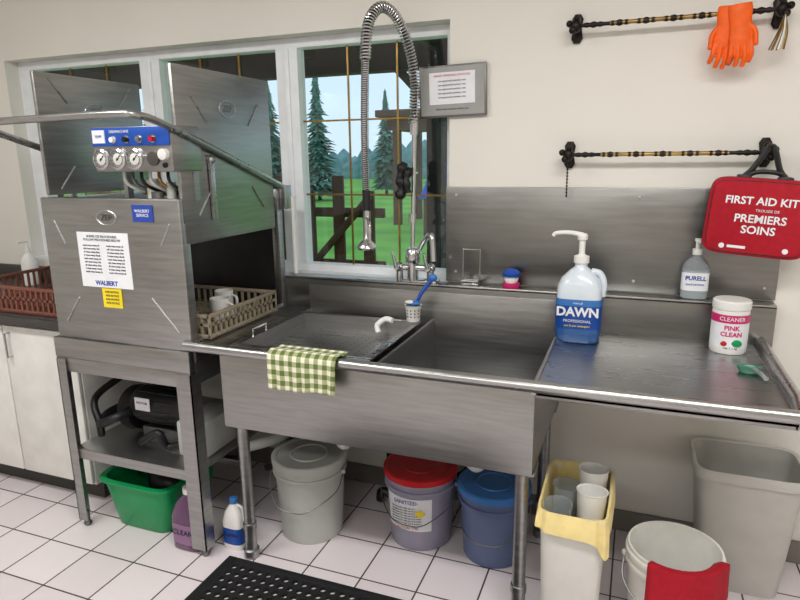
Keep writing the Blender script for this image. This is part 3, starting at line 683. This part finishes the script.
def jug(name,x,y,r,h,mm,cap,lab):
    j=B(name)
    j.loft([(0,x,y,r*.9,r*.75,3.4),(.006,x,y,r,r*.82,3.4),(h*.55,x,y,r,r*.82,3.4),(h*.75,x,y,r*.75,r*.66,2.6),(h*.88,x,y,r*.34,r*.34,2),(h*.92,x,y,r*.30,r*.30,2)],mm,32)
    j.lathe([(r*.36,0),(r*.36,h*.09),(r*.3,h*.10)],cap,(x,y,h*.90),20)
    j.tube([(x+r*.3,y,h*.86),(x+r*.85,y,h*.82),(x+r*.98,y,h*.62),(x+r*.85,y,h*.5)],r*.13,mm,10,6)
    j.loft([(h*.12,x,y,r*1.01,r*.83,3.4),(h*.45,x,y,r*1.01,r*.83,3.4)],lab,32,capb=False,capt=False)
    j.text('CLEAN',r*.45,FR(x,y-r*.85,h*.32),ink);return j.done()
jug('chemical_jug',-1.470,-.630,.066,.235,purple,white,mat('purple_label',(140,105,140),.4))
jug('cleaner_bottle',-1.312,-.585,.042,.195,white,bluel,dblue)
s=B('rubber_floor_mat')
px0,px1,py0,py1,p=-1.255,-.205,-1.53,-.655,.035
nx=int((px1-px0)/p);ny=int((py1-py0)/p);t=.012;K=8
V=[];F=[]
for i in range(nx):
    for j in range(ny):
        cx,cy=px0+(i+.5)*p,py0+(j+.5)*p;b0=len(V)
        for k in range(K):
            a=2*math.pi*k/K+math.pi/8;c_,s_=math.cos(a),math.sin(a);mm=max(abs(c_),abs(s_))
            V.append((cx+c_/mm*p/2,cy+s_/mm*p/2,t));V.append((cx+c_*.0115,cy+s_*.0115,t));V.append((cx+c_*.0115,cy+s_*.0115,.001))
        for k in range(K):
            q=(k+1)%K;F.append((b0+3*k,b0+3*q,b0+3*q+1,b0+3*k+1));F.append((b0+3*k+1,b0+3*q+1,b0+3*q+2,b0+3*k+2))
        for k in (0,2,4,6):
            a=2*math.pi*k/K+math.pi/4;cc=(cx+math.copysign(p/2,math.cos(a)),cy+math.copysign(p/2,math.sin(a)),t);V.append(cc)
            F.append((b0+3*k,len(V)-1,b0+3*((k+1)%K)))
s.raw(V,F,rubber)
ex=nx*p+px0;ey=ny*p+py0
for q in ((px0-.035,px0,py0-.03,ey+.03),(ex,ex+.035,py0-.03,ey+.03),(px0,ex,py0-.03,py0),(px0,ex,ey,ey+.03)): s.box(q[0],q[1],q[2],q[3],0.0005,t,rubber,.003)
s.done()

# ================= WORLD / CAMERA =================
wd=bpy.data.worlds.new('sky');SC.world=wd;wd.use_nodes=True;nt=wd.node_tree;bg=nt.nodes['Background']
tc=nt.nodes.new('ShaderNodeTexCoord');sp=nt.nodes.new('ShaderNodeSeparateXYZ');cr=nt.nodes.new('ShaderNodeValToRGB')
nt.links.new(tc.outputs['Generated'],sp.inputs[0]);nt.links.new(sp.outputs[2],cr.inputs[0])
cr.color_ramp.elements[0].color=rgb(194,218,230);cr.color_ramp.elements[1].color=rgb(172,206,238);cr.color_ramp.elements[1].position=.6
nt.links.new(cr.outputs[0],bg.inputs[0]);bg.inputs[1].default_value=1.4
f,p,ya,ro,D,H=617.523,math.radians(13.022),math.radians(21.101),math.radians(.748),2.265,1.4
Rt=Vector((math.cos(ya),math.sin(ya),0));Fw=Vector((-math.sin(ya)*math.cos(p),math.cos(ya)*math.cos(p),-math.sin(p)));Up=Rt.cross(Fw)
R2=Rt*math.cos(ro)-Up*math.sin(ro);U2=Rt*math.sin(ro)+Up*math.cos(ro)
cd=bpy.data.cameras.new('camera');cd.sensor_width=36;cd.lens=f/800*36;cd.clip_start=.02;cd.clip_end=500
co=bpy.data.objects.new('camera',cd);SC.collection.objects.link(co)
Mx=Matrix((R2,U2,-Fw)).transposed().to_4x4();Mx.translation=Vector((0,-D,H));co.matrix_world=Mx;SC.camera=co
SC.view_settings.view_transform='Standard';SC.view_settings.look='None'
